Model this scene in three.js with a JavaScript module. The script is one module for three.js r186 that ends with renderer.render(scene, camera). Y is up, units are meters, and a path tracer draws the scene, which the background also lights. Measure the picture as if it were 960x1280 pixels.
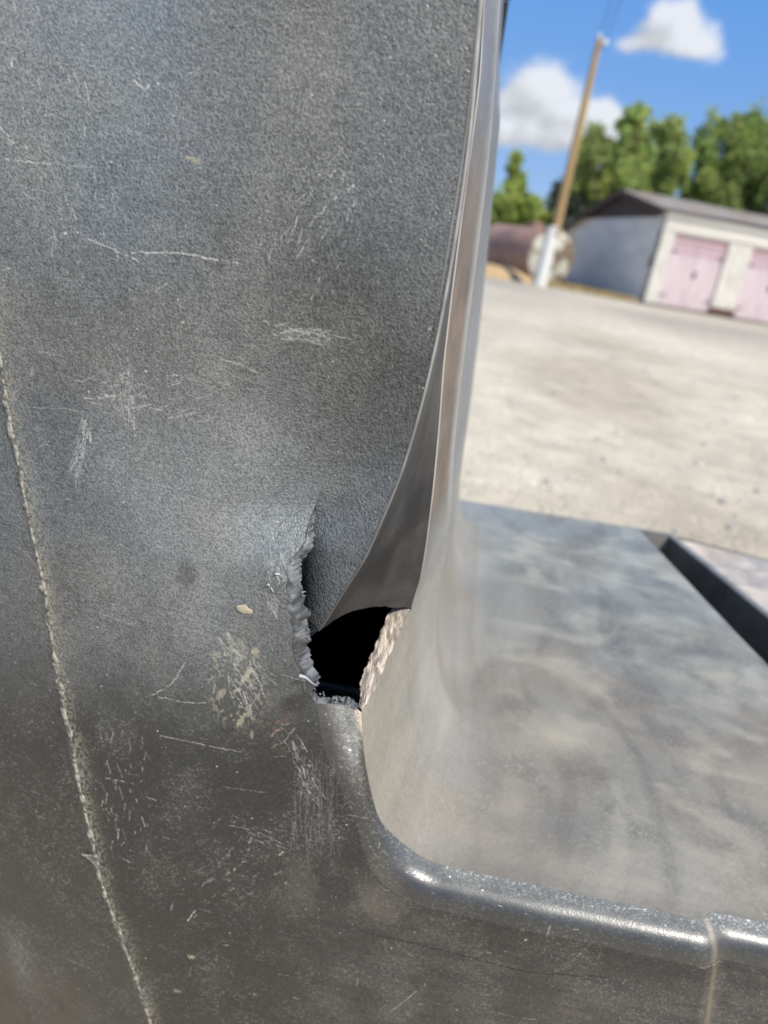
import * as THREE from 'three';
import { mergeGeometries, mergeVertices } from 'three/addons/utils/BufferGeometryUtils.js';

// ---------------------------------------------------------------- camera, sky, sun, exposure
const scene = new THREE.Scene();
const camera = new THREE.PerspectiveCamera(69.4, 768 / 1024, 0.02, 1500);
camera.position.set(0, 0.65, 0);
camera.rotation.order = 'YXZ';
camera.rotation.set(-20 * Math.PI / 180, 0, 10 * Math.PI / 180);
camera.focus = 0.375;
camera.userData.fStop = 5.9;

const renderer = new THREE.WebGLRenderer({ antialias: true });
renderer.toneMapping = THREE.LinearToneMapping;
renderer.toneMappingExposure = 1.4;
renderer.shadowMap.enabled = true;

const SUN = new THREE.Vector3(0.36, 0.80, 0.46).normalize();
const sun = new THREE.DirectionalLight(new THREE.Color().setRGB(1, 0.94, 0.84), 3.9);
sun.position.copy(SUN).multiplyScalar(60); sun.castShadow = true;
sun.shadow.camera.left = sun.shadow.camera.bottom = -50; sun.shadow.camera.right = sun.shadow.camera.top = 50;
sun.shadow.camera.far = 160; sun.shadow.mapSize.set(4096, 4096);
scene.add(sun, sun.target);

// ---------------------------------------------------------------- noise
function rng(seed) { let s = seed >>> 0; return () => { s = (s + 0x6D2B79F5) >>> 0; let t = s; t = Math.imul(t ^ (t >>> 15), t | 1); t ^= t + Math.imul(t ^ (t >>> 7), t | 61); return ((t ^ (t >>> 14)) >>> 0) / 4294967296; }; }
const NT = new Float32Array(65536); { const r = rng(7); for (let i = 0; i < 65536; i++) NT[i] = r(); }
function noise(x, y) {                       // value noise, period 256
  const xi = Math.floor(x), yi = Math.floor(y); let fx = x - xi, fy = y - yi;
  fx = fx * fx * (3 - 2 * fx); fy = fy * fy * (3 - 2 * fy);
  const x0 = xi & 255, x1 = (xi + 1) & 255, y0 = (yi & 255) << 8, y1 = ((yi + 1) & 255) << 8;
  const a = NT[y0 | x0], b = NT[y0 | x1], c = NT[y1 | x0], d = NT[y1 | x1];
  return a + (b - a) * fx + (c - a + (a - b - c + d) * fx) * fy;
}
function fbm(x, y, n = 4) { let s = 0, a = 0.5, t = 0; for (let i = 0; i < n; i++) { s += a * noise(x + i * 17.3, y + i * 41.7); t += a; a *= 0.5; x *= 2.03; y *= 2.03; } return s / t; }
const clamp = (x, a = 0, b = 1) => Math.min(b, Math.max(a, x));
const smooth = (a, b, x) => { const t = clamp((x - a) / (b - a)); return t * t * (3 - 2 * t); };
const lerp = (a, b, t) => a + (b - a) * t;
const gauss = (x, w) => Math.exp(-(x * x) / (w * w));
function table(pts) {                        // monotone-ish smooth curve y(x) through points sorted by x
  return (x) => {
    const n = pts.length; if (x <= pts[0][0]) return pts[0][1]; if (x >= pts[n - 1][0]) return pts[n - 1][1];
    let i = 0; while (x > pts[i + 1][0]) i++;
    const p = (k) => pts[clamp(k, 0, n - 1)], h = p(i + 1)[0] - p(i)[0], t = (x - p(i)[0]) / h;
    const m = (k) => { const a = p(k - 1), b = p(k + 1); return (b[1] - a[1]) / (b[0] - a[0] || 1); };
    const t2 = t * t, t3 = t2 * t;
    return (2 * t3 - 3 * t2 + 1) * p(i)[1] + (t3 - 2 * t2 + t) * h * m(i) + (-2 * t3 + 3 * t2) * p(i + 1)[1] + (t3 - t2) * h * m(i + 1);
  };
}
const SRGB = new Uint8Array(4097); for (let i = 0; i <= 4096; i++) { const c = i / 4096; SRGB[i] = Math.round(255 * (c <= 0.0031308 ? c * 12.92 : 1.055 * Math.pow(c, 1 / 2.4) - 0.055)); }
const enc = (c) => SRGB[(clamp(c) * 4096) | 0];
function tex(data, w, h, srgb) {
  const t = new THREE.DataTexture(data, w, h, THREE.RGBAFormat, THREE.UnsignedByteType);
  t.wrapS = t.wrapT = THREE.RepeatWrapping; t.magFilter = THREE.LinearFilter; t.minFilter = THREE.LinearMipmapLinearFilter; t.generateMipmaps = true;
  if (srgb) t.colorSpace = THREE.SRGBColorSpace; t.needsUpdate = true; return t;
}
// paints colour (linear) and bump / roughness together: f(u, v, out) with out = [r, g, b, height, roughness]
function paint(size, f, rough = true) {
  const n = size * size, col = new Uint8Array(n * 4), bmp = new Uint8Array(n * 4), rgh = rough ? new Uint8Array(n * 4) : null, o = [0, 0, 0, 0.5, 0.5];
  for (let j = 0, k = 0; j < size; j++) for (let i = 0; i < size; i++, k += 4) {
    o[4] = 0.5; f((i + 0.5) / size, (j + 0.5) / size, o, i, j);
    col[k] = enc(o[0]); col[k + 1] = enc(o[1]); col[k + 2] = enc(o[2]); col[k + 3] = 255;
    bmp[k] = bmp[k + 1] = bmp[k + 2] = clamp(o[3]) * 255; bmp[k + 3] = 255;
    if (rgh) { rgh[k] = rgh[k + 1] = rgh[k + 2] = clamp(o[4]) * 255; rgh[k + 3] = 255; }
  }
  return { map: tex(col, size, size, true), bumpMap: tex(bmp, size, size), ...(rgh ? { roughnessMap: tex(rgh, size, size) } : {}) };
}

// ---------------------------------------------------------------- computed sky: clear blue with scattered cumulus
{
  const W = 2048, H = 1024, data = new Float32Array(W * H * 4), R = Math.PI / 180;
  const blobs = [[2.0, 8.6, 3.2, 1.7], [4.2, 10.6, 2.0, 1.7], [6.0, 11.2, 1.9, 1.6], [7.6, 9.6, 2.8, 1.8], [9.6, 9.2, 2.6, 1.3], [11.8, 8.8, 2.4, 1.0], [10.2, 10.2, 1.6, 0.8], [13.5, 8.2, 1.8, 0.6], [5.0, 8.2, 4.4, 1.0], [-2.5, 9.0, 3.4, 2.0], [13.2, 7.9, 1.5, 0.5],
    [10.6, 14.0, 1.0, 0.55], [12.0, 15.2, 1.5, 1.15], [13.0, 16.0, 1.4, 1.0], [14.2, 15.0, 1.6, 1.1], [15.4, 14.2, 1.1, 0.8], [13.2, 14.2, 2.0, 0.6]];
  const r = rng(11);
  for (let k = 0; k < 72; k++) {              // the same kind of cloud goes on all round
    const az = 24 + r() * 312, el = 6 + r() * 38, s = 1.6 + r() * 2.4;
    for (let m = 0; m < 5; m++) blobs.push([az + (r() - 0.5) * 7 * s / 2, el + (r() - 0.4) * 1.8 * s / 2, s * (0.7 + r() * 0.8), s * (0.35 + r() * 0.35)]);
  }
  const dens = (az, el) => {
    let s = 0;
    for (const b of blobs) { let d = az - b[0]; d -= 360 * Math.round(d / 360); if (Math.abs(d) > b[2] * 2) continue; const e = (el - b[1]) / b[3]; d /= b[2]; const q = d * d + e * e; if (q < 3) s += Math.max(0, 1 - q / 2.2) ** 2; }
    return s;
  };
  const det = (az, el) => fbm(az * 1.1 + 40, el * 1.3 + 9, 5) - 0.5;
  for (let j = 0; j < H; j++) {
    const el = ((j + 0.5) / H * 180 - 90);
    const t = clamp(el / 90), h = Math.exp(-Math.max(el, 0) / 10);
    const sky = [lerp(0.045, 0.36, h), lerp(0.20, 0.49, h), lerp(0.55, 0.64, h)];
    const zen = smooth(15, 80, el); for (let c = 0; c < 3; c++) sky[c] *= lerp(1, 0.72, zen);
    for (let i = 0; i < W; i++) {
      const k = (j * W + i) * 4, ang = ((i + 0.5) / W - 0.5) * 2 * Math.PI, x = Math.cos(ang), z = Math.sin(ang);
      let az = Math.atan2(x, -z) / R; let c0 = sky[0], c1 = sky[1], c2 = sky[2];
      if (el > 1 && el < 55) {
        const d = det(az, el), s = dens(az, el) + d * 1.25 * Math.min(1, dens(az, el) * 3 + 0.15);
        const a = smooth(0.08, 1.2, s);
        if (a > 0) {
          const s2 = dens(az + 0.9, el + 0.9) + det(az + 0.9, el + 0.9) * 1.25;
          const lit = clamp(0.62 + (s - s2) * 0.55, 0.2, 1), soft = smooth(0.2, 1.6, s);
          const b = lerp(0.36, 0.66, lit) * lerp(1, 0.93, soft);
          c0 = lerp(c0, b * 0.97, a * 0.96); c1 = lerp(c1, b, a * 0.96); c2 = lerp(c2, b * 1.06, a * 0.96);
        }
      }
      if (el < 0) { c0 = 0.20; c1 = 0.19; c2 = 0.17; }
      data[k] = c0; data[k + 1] = c1; data[k + 2] = c2; data[k + 3] = 1;
    }
  }
  const t = new THREE.DataTexture(data, W, H, THREE.RGBAFormat, THREE.FloatType);
  t.mapping = THREE.EquirectangularReflectionMapping; t.magFilter = t.minFilter = THREE.LinearFilter; t.needsUpdate = true;
  scene.background = t; scene.environment = t;
}

// ---------------------------------------------------------------- helpers
const used = {};
function numbered(n) { const k = used[n] = (used[n] ?? -1) + 1; return k ? n + '_' + String(k).padStart(3, '0') : n; }
function tag(o, label, category, group, kind) { Object.assign(o.userData, { label, category }); if (group) o.userData.group = group; if (kind) o.userData.kind = kind; return o; }
function mesh(name, geo, mat, parent = scene) { const m = new THREE.Mesh(geo, mat); m.name = parent === scene ? numbered(name) : name; m.castShadow = m.receiveShadow = true; parent.add(m); return m; }
function thing(name, label, category, pos = [0, 0, 0], turn = 0, group) { const o = new THREE.Group(); o.name = numbered(name); o.position.set(...pos); o.rotation.y = turn; scene.add(o); return tag(o, label, category, group); }
const std = (o) => new THREE.MeshStandardMaterial({ side: THREE.DoubleSide, roughness: 0.8, ...o });
const rgb = (r, g, b) => new THREE.Color().setRGB(r, g, b);
// a sheet: f(u, v) -> [x, y, z], uvf(p, u, v) -> texture coordinates in metres, colf(p, u, v) -> vertex colour
function sheet(nu, nv, f, uvf, colf, normf, flip) {
  const P = [], U = [], C = [], I = [], N = [];
  for (let j = 0; j <= nv; j++) for (let i = 0; i <= nu; i++) {
    const u = i / nu, v = j / nv, p = f(u, v); P.push(...p); U.push(...(uvf ? uvf(p, u, v) : [u, v])); if (colf) C.push(...colf(p, u, v)); if (normf) N.push(...normf(p, u, v));
  }
  for (let j = 0; j < nv; j++) for (let i = 0; i < nu; i++) { const a = j * (nu + 1) + i, b = a + 1, c = a + nu + 1, d = c + 1; flip ? I.push(a, d, b, a, c, d) : I.push(a, b, d, a, d, c); }
  const g = new THREE.BufferGeometry(); g.setIndex(I);
  g.setAttribute('position', new THREE.Float32BufferAttribute(P, 3)); g.setAttribute('uv', new THREE.Float32BufferAttribute(U, 2));
  if (colf) g.setAttribute('color', new THREE.Float32BufferAttribute(C, 3));
  if (normf) g.setAttribute('normal', new THREE.Float32BufferAttribute(N, 3)); else g.computeVertexNormals();
  return g;
}
function box(w, h, d, x = 0, y = 0, z = 0) { const g = new THREE.BoxGeometry(w, h, d); g.translate(x, y, z); return g; }

// ================================================================ THE BLACK PLASTIC BARRIER (own axes: X along its face, Y up, Z towards the viewer; Y0 is its base)
const Y0 = 0.25, LEDGE = 0.553;
const barrier = thing('plastic_barrier', 'scuffed black moulded plastic barrier with a torn hole above its ledge', 'barrier', [0.02591, 0.00064, -0.33852]);
barrier.quaternion.set(0.001437, -0.049477, 0.024556, 0.998472).normalize();

// outline curves
const edgeX = table([[0.690, -0.0335], [0.7013, -0.0268], [0.7282, -0.0152], [0.7477, -0.0068], [0.7706, -0.0001], [0.7943, 0.0058], [0.8225, 0.0106], [0.8562, 0.0145], [0.8876, 0.0165], [0.9198, 0.0172], [0.9498, 0.0168], [0.975, 0.0153], [0.9911, 0.0143], [1.06, 0.009], [1.2, 0.001]]);
const tearL = table([[0.6635, -0.0262], [0.674, -0.0322], [0.6927, -0.0382], [0.7202, -0.0437], [0.7380, -0.0458], [0.7450, -0.0430], [0.7540, -0.0402], [0.766, -0.0385], [0.80, -0.030], [0.86, -0.022], [1.2, -0.02]]);
const tearR = table([[0.6635, -0.0262], [0.6758, -0.0302], [0.6956, -0.0318], [0.7187, -0.0368], [0.7386, -0.0408], [0.7456, -0.0405], [0.766, -0.0385]]);
const seamX = table([[0.20, -0.072], [0.3789, -0.1164], [0.4416, -0.1336], [0.5055, -0.1522], [0.5719, -0.1639], [0.6434, -0.1742], [0.7218, -0.1851], [0.7789, -0.1934], [0.8272, -0.199], [0.95, -0.211], [1.2, -0.23]]);
const TIP = 0.766;
const jag = (y, s = 1, k = 0) => s * ((noise(y * 900 + k, 3.3) - 0.5) * 0.0009 + (noise(y * 330 + k, 8.1) - 0.5) * 0.0016 + (noise(y * 120 + k, 5.1) - 0.5) * 0.0030);
function dent(x, y, flap) {
  const up = smooth(0.765, 0.90, y), xc = tearL(Math.max(y, TIP)) + 0.006 - (flap ? 0.020 * smooth(TIP + 0.004, TIP - 0.022, y) : 0), d = x - xc;
  let A = 0.0185 * smooth(0.905, 0.765, y), wl = lerp(0.042, 0.065, up);
  if (flap) A += 0.014 * smooth(0.785, 0.70, y); else A *= 1 - 0.93 * smooth(0.768, 0.728, y);
  if (d < 0) return -A * gauss(d, wl);
  const W = Math.max(0.03, edgeX(y) + 0.004 - xc), e = lerp(0.004, 0.020, smooth(0.755, 0.80, y)), t = clamp((Math.sqrt(d * d + e * e) - e) / (W * 1.05)); // falls evenly from the corner to the fold
  return -A * lerp(gauss(d, 0.05), (1 - t) * (1 - 0.15 * Math.sin(t * Math.PI)), 1 - 0.6 * up);
}
function faceZ(x, y, flap) {
  let z = dent(x, y, flap);
  z += 0.0035 * (fbm(x * 9 + 3, y * 7 + 1, 2) - 0.5) + 0.0012 * (fbm(x * 34 + 5, y * 30, 2) - 0.5);
  const s = seamX(y) - x; if (s > 0) z -= 0.12 * s + 0.0012 * smooth(0, 0.004, s);
  z -= 0.005 * smooth(0.03, 0.12, s) * smooth(0.44, 0.35, y);
  if (!flap) { // bulge that stands proud beside the tear
    z += 0.0035 * gauss(x - tearL(clamp(y, 0.6635, TIP)) - 0.001, 0.016) * smooth(0.775, 0.735, y) * smooth(0.655, 0.69, y);
  }
  // the step at the right: the next block stands a little back
  z -= 0.0085 * smooth(0.2115, 0.2195, x + (y - 0.56) * 0.16) - 0.0012 * gauss(x + (y - 0.56) * 0.16 - 0.2185, 0.0018);
  return z;
}
const normal = (f) => (p) => { const e = 8e-4, a = (f(p[0] + e, p[1]) - f(p[0] - e, p[1])) / (2 * e), b = (f(p[0], p[1] + e) - f(p[0], p[1] - e)) / (2 * e), l = Math.hypot(a, b, 1); return [-a / l, -b / l, 1 / l]; };
const FX0 = -0.36, FY0 = 0.225, FS = 0.82;
const faceUV = (p) => [(p[0] - FX0) / FS, (p[1] - FY0) / FS];
const local = (f) => (u, v) => { const p = f(u, v); return [p[0], p[1] - Y0, p[2]]; };
const withY0 = (f) => (p, u, v) => f([p[0], p[1] + Y0, p[2]], u, v);
function surf(nu, nv, f, uvf, colf, normf, flip) { return sheet(nu, nv, local(f), withY0(uvf), colf && withY0(colf), normf && withY0(normf), flip); }

// ---- the face's own wear, painted in metres of the face (0.1 mm units)
const marks = [ // [width in mm, strength, points...]
  [0.45, 0.75, [-1520, 8854], [-1396, 8820], [-1248, 8774]], [0.5, 0.85, [-1298, 8817], [-1144, 8835], [-1011, 8840], [-802, 8824]], [0.4, 0.7, [-1899, 9146], [-1794, 9146], [-1677, 9151]], [0.35, 0.4, [-1601, 9149], [-1467, 9153]],
  [0.6, 0.8, [-1297, 9516], [-1235, 9467]], [0.4, 0.8, [-1221, 9504], [-1250, 9478]], [0.35, 0.6, [-1300, 9530], [-1286, 9548], [-1270, 9532], [-1256, 9500]], [0.5, 0.8, [-1921, 9274], [-1892, 9251], [-1859, 9215]], [0.4, 0.6, [-1189, 8668], [-1131, 8700]], [0.5, 0.4, [-900, 8402], [-801, 8378], [-653, 8334]],
  [0.4, 0.8, [-1217, 6431], [-1113, 6507], [-1044, 6596], [-995, 6709]], [0.4, 0.7, [-1150, 6451], [-1017, 6449], [-871, 6465]], [0.4, 0.6, [-1133, 6188], [-915, 6184], [-652, 6185]],
  [0.4, 0.5, [-1831, 4097], [-1638, 4106]], [0.35, 0.5, [-1470, 4512], [-1364, 4479]], [0.4, 0.6, [431, 4434], [566, 4664]], [0.35, 0.4, [-736, 5915], [-494, 5929]], [0.4, 0.5, [-699, 5640], [-575, 5642]], [0.3, 0.5, [-1776, 8301], [-1671, 8296]],
  [0.3, 0.4, [-1855, 8019], [-1553, 8035]], [0.3, 0.35, [-1512, 6920], [-1303, 6877]], [0.3, 0.35, [-1702, 9032], [-1878, 9041]], [0.35, 0.4, [-1820, 9013], [-1724, 8976]],
  [1.1, -0.7, [168, 5049], [710, 5050], [1194, 5036], [1643, 5133]], [0.5, 0.5, [-480, 6330], [-420, 6420], [-380, 6440]], [0.4, 0.5, [-480, 6250], [-400, 6320], [-350, 6420]],
];
const NF = 2048, scratch = new Float32Array(NF * NF), px = (X) => (X * 1e-4 - FX0) / FS * NF, py = (Y) => (Y * 1e-4 - FY0) / FS * NF;
function stroke(x0, y0, x1, y1, w, s, rough) { // in texels
  const L = Math.hypot(x1 - x0, y1 - y0), n = Math.max(2, Math.ceil(L * 1.6));
  for (let k = 0; k <= n; k++) {
    const t = k / n, j = noise(k * 0.12 + x0, y0 * 0.7), cx = x0 + (x1 - x0) * t + (j - 0.5) * rough, cy = y0 + (y1 - y0) * t + (noise(k * 0.11, x0 + 9) - 0.5) * rough, ww = w * (0.45 + 0.9 * noise(k * 0.35, y0)), q = s * clamp(noise(k * 0.22 + 5, x1) * 1.9 - 0.15);
    for (let yy = Math.floor(cy - ww - 1); yy <= cy + ww + 1; yy++) for (let xx = Math.floor(cx - ww - 1); xx <= cx + ww + 1; xx++) {
      if (xx < 0 || yy < 0 || xx >= NF || yy >= NF) continue;
      const a = q * clamp(ww + 0.6 - Math.hypot(xx - cx, yy - cy)), i = yy * NF + xx; if (Math.abs(a) > Math.abs(scratch[i])) scratch[i] = a;
    }
  }
}
for (const [w, s, ...p] of marks) for (let i = 0; i + 1 < p.length; i++) stroke(px(p[i][0]), py(p[i][1]), px(p[i + 1][0]), py(p[i + 1][1]), w / 0.400 * 0.58, s, 2.5);
{ const r = rng(5);
  for (let i = 0; i < 760; i++) { // fine hairlines and nicks
    const x = r() * NF, y = r() * NF, low = y < NF * 0.5, a = (low ? (r() - 0.5) * 0.5 : (r() - 0.5) * 3.0) + (r() < 0.25 ? 1.4 : 0), L = (4 + 34 * r() * r() * r()) * (low ? 1.5 : 1);
    stroke(x, y, x + Math.cos(a) * L, y + Math.sin(a) * L, 0.3 + r() * 0.4, 0.2 + 0.6 * r() * r(), 1.5);
  }
  for (let i = 0; i < 2600; i++) { const x = r() * NF, y = r() * NF, b = r(); stroke(x, y, x + r() * 2 - 1, y + r() * 2 - 1, 0.4 + 0.8 * b * b * b, 0.4 + 0.5 * r(), 0); } // dust specks
  for (const [x0, y0, x1, y1, n, wd] of [[-1541, 8016, -1597, 7705, 60, 26], [-1328, 8324, -1329, 8048, 34, 40], [-598, 8553, -370, 8547, 70, 34], [-1250, 8200, -1500, 8150, 24, 90], [-900, 8180, -1300, 8080, 40, 130], [-560, 7420, -470, 7300, 26, 40], [-560, 7250, -520, 7150, 26, 34], [-760, 6900, -560, 6650, 70, 70], [-740, 6700, -640, 6480, 34, 50], [-620, 5700, -300, 5580, 26, 90], [-390, 6350, -180, 6000, 60, 60], [-1700, 9700, -1500, 8700, 60, 160], [-300, 9300, -500, 8800, 40, 160], [-1400, 6200, -1300, 5200, 60, 180], [-500, 5600, -900, 5000, 60, 200]]) // scuffed patches of short strokes
    for (let i = 0; i < n; i++) { const t = r(), x = px(lerp(x0, x1, t) + (r() - 0.5) * wd * 2), y = py(lerp(y0, y1, t) + (r() - 0.5) * wd * 2), a = Math.atan2(y1 - y0, x1 - x0) + (r() - 0.5) * 0.7, L = 3 + r() * r() * 26; stroke(x, y, x + Math.cos(a) * L, y + Math.sin(a) * L, 0.3 + r() * r() * 1.0, 0.30 + r() * r() * 0.7, 1.2); }
  for (let i = 0; i < 90; i++) { const x = px(-200 + (r() - 0.5) * 260), y = py(5700 + r() * 600), L = 20 + r() * 60; stroke(x, y, x + (r() - 0.3) * 14, y - L, 0.25 + r() * 0.25, 0.08 + r() * 0.2, 2); } // rubbed streaks under the hole
}
const faceMaps = paint(NF, (u, v, o, i, j) => {
  const X = FX0 + u * FS, y = FY0 + v * FS, mm = 1000;
  const gx = X * mm, gy = y * mm;
  // leather-like moulded grain, worn away below
  const wx = gx + 0.5 * noise(gx / 1.7, gy / 1.7 + 40), wy = gy + 0.5 * noise(gx / 1.7 + 90, gy / 1.7);
  const g1 = 1 - Math.abs(2 * noise(wx / 0.75, wy / 0.84) - 1), g2 = noise(wx / 0.44 + 60, wy / 0.47), g3 = noise(wx / 0.55 + 21, wy / 0.58 + 77);
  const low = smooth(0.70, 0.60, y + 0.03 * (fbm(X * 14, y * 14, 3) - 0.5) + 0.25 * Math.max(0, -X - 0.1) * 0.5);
  const under = smooth(0.56, 0.50, y + 0.05 * (fbm(X * 18 + 2, y * 18, 3) - 0.5)) * smooth(-0.06, 0.03, X);
  const grain = 0.16 * g1 + 0.46 * g3 + 0.38 * g2;
  const big = fbm(X * 11 + 20, y * 9, 4), mid = fbm(X * 42, y * 36 + 7, 4), streak = fbm(X * 25, y * 190 + 3, 3), vert = fbm(X * 210, y * 22 + 30, 3);
  const fib = fbm(X * 900, y * 260, 2) + fbm(X * 260, y * 900 + 40, 2) - 1; let a = 0.094 + 0.056 * (big - 0.5) + 0.022 * (mid - 0.5) + 0.050 * fib; a += 0.030 * smooth(0.84, 0.97, y) + 0.042 * gauss(X + 0.08, 0.075) * gauss(y - 0.775, 0.07) - 0.022 * gauss(X + 0.02, 0.035) * gauss(y - 0.84, 0.06); const ul = smooth(-0.06, -0.15, X) * smooth(0.82, 0.90, y); a += 0.030 * ul; a *= lerp(1, 0.33, low) * (1 + 1.7 * (grain - 0.5) * (1 - 0.5 * low));  // pale sheen beside the dent is painted into the tone
  let r = a * 0.99, gg = a * 1.0, b = a * 1.03;
  const cool = fbm(X * 16 + 50, y * 13 + 50, 3) - 0.42; gg *= 1 + 0.04 * (1 - low); r *= 1 - 0.08 * ul; b *= 1 + 0.10 * ul; r *= 1 - 0.24 * cool * (1 - low); b *= 1 + 0.26 * cool * (1 - low); gg *= 1 + 0.05 * (fbm(X * 20, y * 20 + 80, 2) - 0.5);
  // dust that lodges in the grain; extra beside the dent paints its sunlit slope
  let dustAndSheen = 0.16 + smooth(0.40, 0.85, mid + 0.35 * (big - 0.5)) * 0.22;
  dustAndSheen += 0.34 * gauss(X + 0.075, 0.055) * gauss(y - 0.755, 0.075) + 0.3 * gauss(X + 0.185, 0.02) * gauss(y - 0.97, 0.06) + 0.16 * smooth(0.88, 0.94, y);
  const pick = smooth(0.44, 0.70, grain) * (1 - 0.75 * low) + smooth(0.60, 0.85, noise(gx / 0.45, gy / 0.45)) * (0.25 + 0.5 * low);
  let d = dustAndSheen * (0.26 + 0.62 * pick) * lerp(1, 0.38, low) + 0.10 * low * smooth(0.68, 0.95, noise(gx / 0.7 + 9, gy / 0.6)) * smooth(0.35, 0.7, mid);
  // brown mud film and horizontal wear below the ledge
  const mud = under * (0.25 + 0.75 * smooth(0.38, 0.66, streak * 0.6 + mid * 0.4)) * (0.55 + 0.9 * smooth(0.3, 0.75, noise(gx / 1.0, gy / 0.7))) * 0.36 + 0.5 * gauss(X - 0.005, 0.035) * gauss(y - 0.53, 0.02) * smooth(0.4, 0.7, mid);
  const mix = (t, R, G, B) => { t = clamp(t); r = lerp(r, R, t); gg = lerp(gg, G, t); b = lerp(b, B, t); };
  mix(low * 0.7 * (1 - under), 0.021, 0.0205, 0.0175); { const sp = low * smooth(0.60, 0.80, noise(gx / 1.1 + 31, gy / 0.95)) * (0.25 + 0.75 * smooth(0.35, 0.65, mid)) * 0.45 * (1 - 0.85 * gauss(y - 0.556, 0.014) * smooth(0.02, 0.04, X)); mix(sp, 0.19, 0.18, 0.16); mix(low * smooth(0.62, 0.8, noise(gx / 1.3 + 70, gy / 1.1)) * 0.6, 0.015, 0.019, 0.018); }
  mix(d, 0.33, 0.322, 0.285); mix(mud, 0.16, 0.135, 0.108);
  mix(under * smooth(0.55, 0.75, streak) * 0.3, 0.02, 0.018, 0.016);
  // reddish rub, painted shade below the torn lip, and a dark smudge
  mix(0.38 * gauss(X + 0.043, 0.009) * gauss(y - 0.638, 0.013) * smooth(0.4, 0.65, noise(gx / 1.6, gy / 2.4)), 0.22, 0.12, 0.08);
  mix(0.6 * smooth(1.3, 0.3, Math.hypot((X + 0.0352 - (y - 0.6582) * 0.7) / 0.009, (y - 0.6582) / 0.010)), 0.016, 0.016, 0.016); mix(0.3 * gauss(X + 0.225, 0.010) * gauss(y - 0.385, 0.03) * smooth(0.35, 0.6, noise(gx / 0.9, gy / 0.9)), 0.4, 0.4, 0.38);  // lip shadow, then the lower-left highlight, both put into the colour
  mix(0.45 * smooth(1.4, 0.4, Math.hypot((X + 0.1003) / 0.006, (y - 0.7244) / 0.009) + 0.5 * (noise(gx / 2, gy / 2) - 0.5)), 0.014, 0.016, 0.022);
  // chips
  const chip = (x, yy, rx, ry, ang) => { const c = Math.cos(ang), s = Math.sin(ang), dx = X - x, dy = y - yy; return smooth(1.15, 0.75, Math.hypot((dx * c + dy * s) / rx, (-dx * s + dy * c) / ry) + 1.3 * (fbm(gx / 1.6 + x * 999, gy / 1.6, 3) - 0.5)); };
  const ch = Math.max(chip(-0.1010, 0.9233, 0.0042, 0.0013, -0.2) * 0.5, chip(-0.0605, 0.6857, 0.0026, 0.0016, 0.6) * 0.8, chip(-0.0640, 0.6700, 0.0016, 0.0065, -0.45) * 0.8, chip(-0.0690, 0.6590, 0.003, 0.0012, 0.6) * 0.6, chip(-0.0660, 0.6400, 0.0012, 0.005, -0.4) * 0.6, chip(-0.0590, 0.6320, 0.001, 0.003, 0) * 0.5, chip(-0.0894, 0.4517, 0.0032, 0.002, 0) * 0.7, chip(-0.0986, 0.418, 0.003, 0.0016, 0.4) * 0.4, chip(-0.078, 0.655, 0.0018, 0.004, -0.7) * 0.5, chip(-0.075, 0.69, 0.0016, 0.005, 0.3) * 0.35);
  mix(ch, 0.40, 0.36, 0.25); { const rr = Math.hypot((X + 0.070) / 0.016, (y - 0.664) / 0.026), ring = gauss(rr - 0.80, 0.34) * smooth(0.52, 0.64, fbm(gx / 1.7 + 0.8 * noise(gx / 3, gy / 3), gy / 2.3, 4)); mix(ring * 0.55, 0.36, 0.33, 0.24); }
  // pale powder along the moulding seam
  const sd = X - seamX(y), sw = 0.0022 + 0.004 * fbm(y * 60, 2, 3);
  mix((sd > 0 ? gauss(sd, sw * 1.5) : gauss(sd, sw * 0.5)) * 0.55 * smooth(0.3, 0.65, noise(gx / 0.8, gy / 1.4)), 0.36, 0.32, 0.24);
  mix(0.45 * gauss(X + (y - 0.56) * 0.16 - 0.2165, 0.0022) * smooth(0.58, 0.55, y) * (0.4 + mid), 0.30, 0.25, 0.17);
  // powder left of the tear
  mix(0.16 * gauss(X + 0.056, 0.012) * gauss(y - 0.70, 0.03) * smooth(0.45, 0.7, noise(gx / 1.3, gy / 1.3)), 0.34, 0.30, 0.24);
  const s = scratch[j * NF + i];
  if (s > 0) mix(s * 1.15, 0.55, 0.53, 0.48); else if (s < 0) mix(-s, 0.008, 0.007, 0.007);
  o[0] = r; o[1] = gg; o[2] = b;
  const amp = lerp(1, 0.55, low) * lerp(1, 0.75, smooth(0.4, 0.7, big));
  o[3] = 0.45 + (grain - 0.5) * 0.95 * amp + (streak - 0.5) * 0.18 * under + (vert - 0.5) * 0.15 * low + (s > 0 ? 0.22 * s : 0.3 * s) - ch * 0.0 + 0.12 * (mid - 0.5);
  o[4] = 0.37 + 0.14 * (mid - 0.5) + 0.25 * clamp(d + mud) + (ch + Math.max(0, s)) * 0.2 - 0.05 * low;
});
const plasticFace = std({ ...faceMaps, roughness: 1, bumpScale: 0.00082 });

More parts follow.
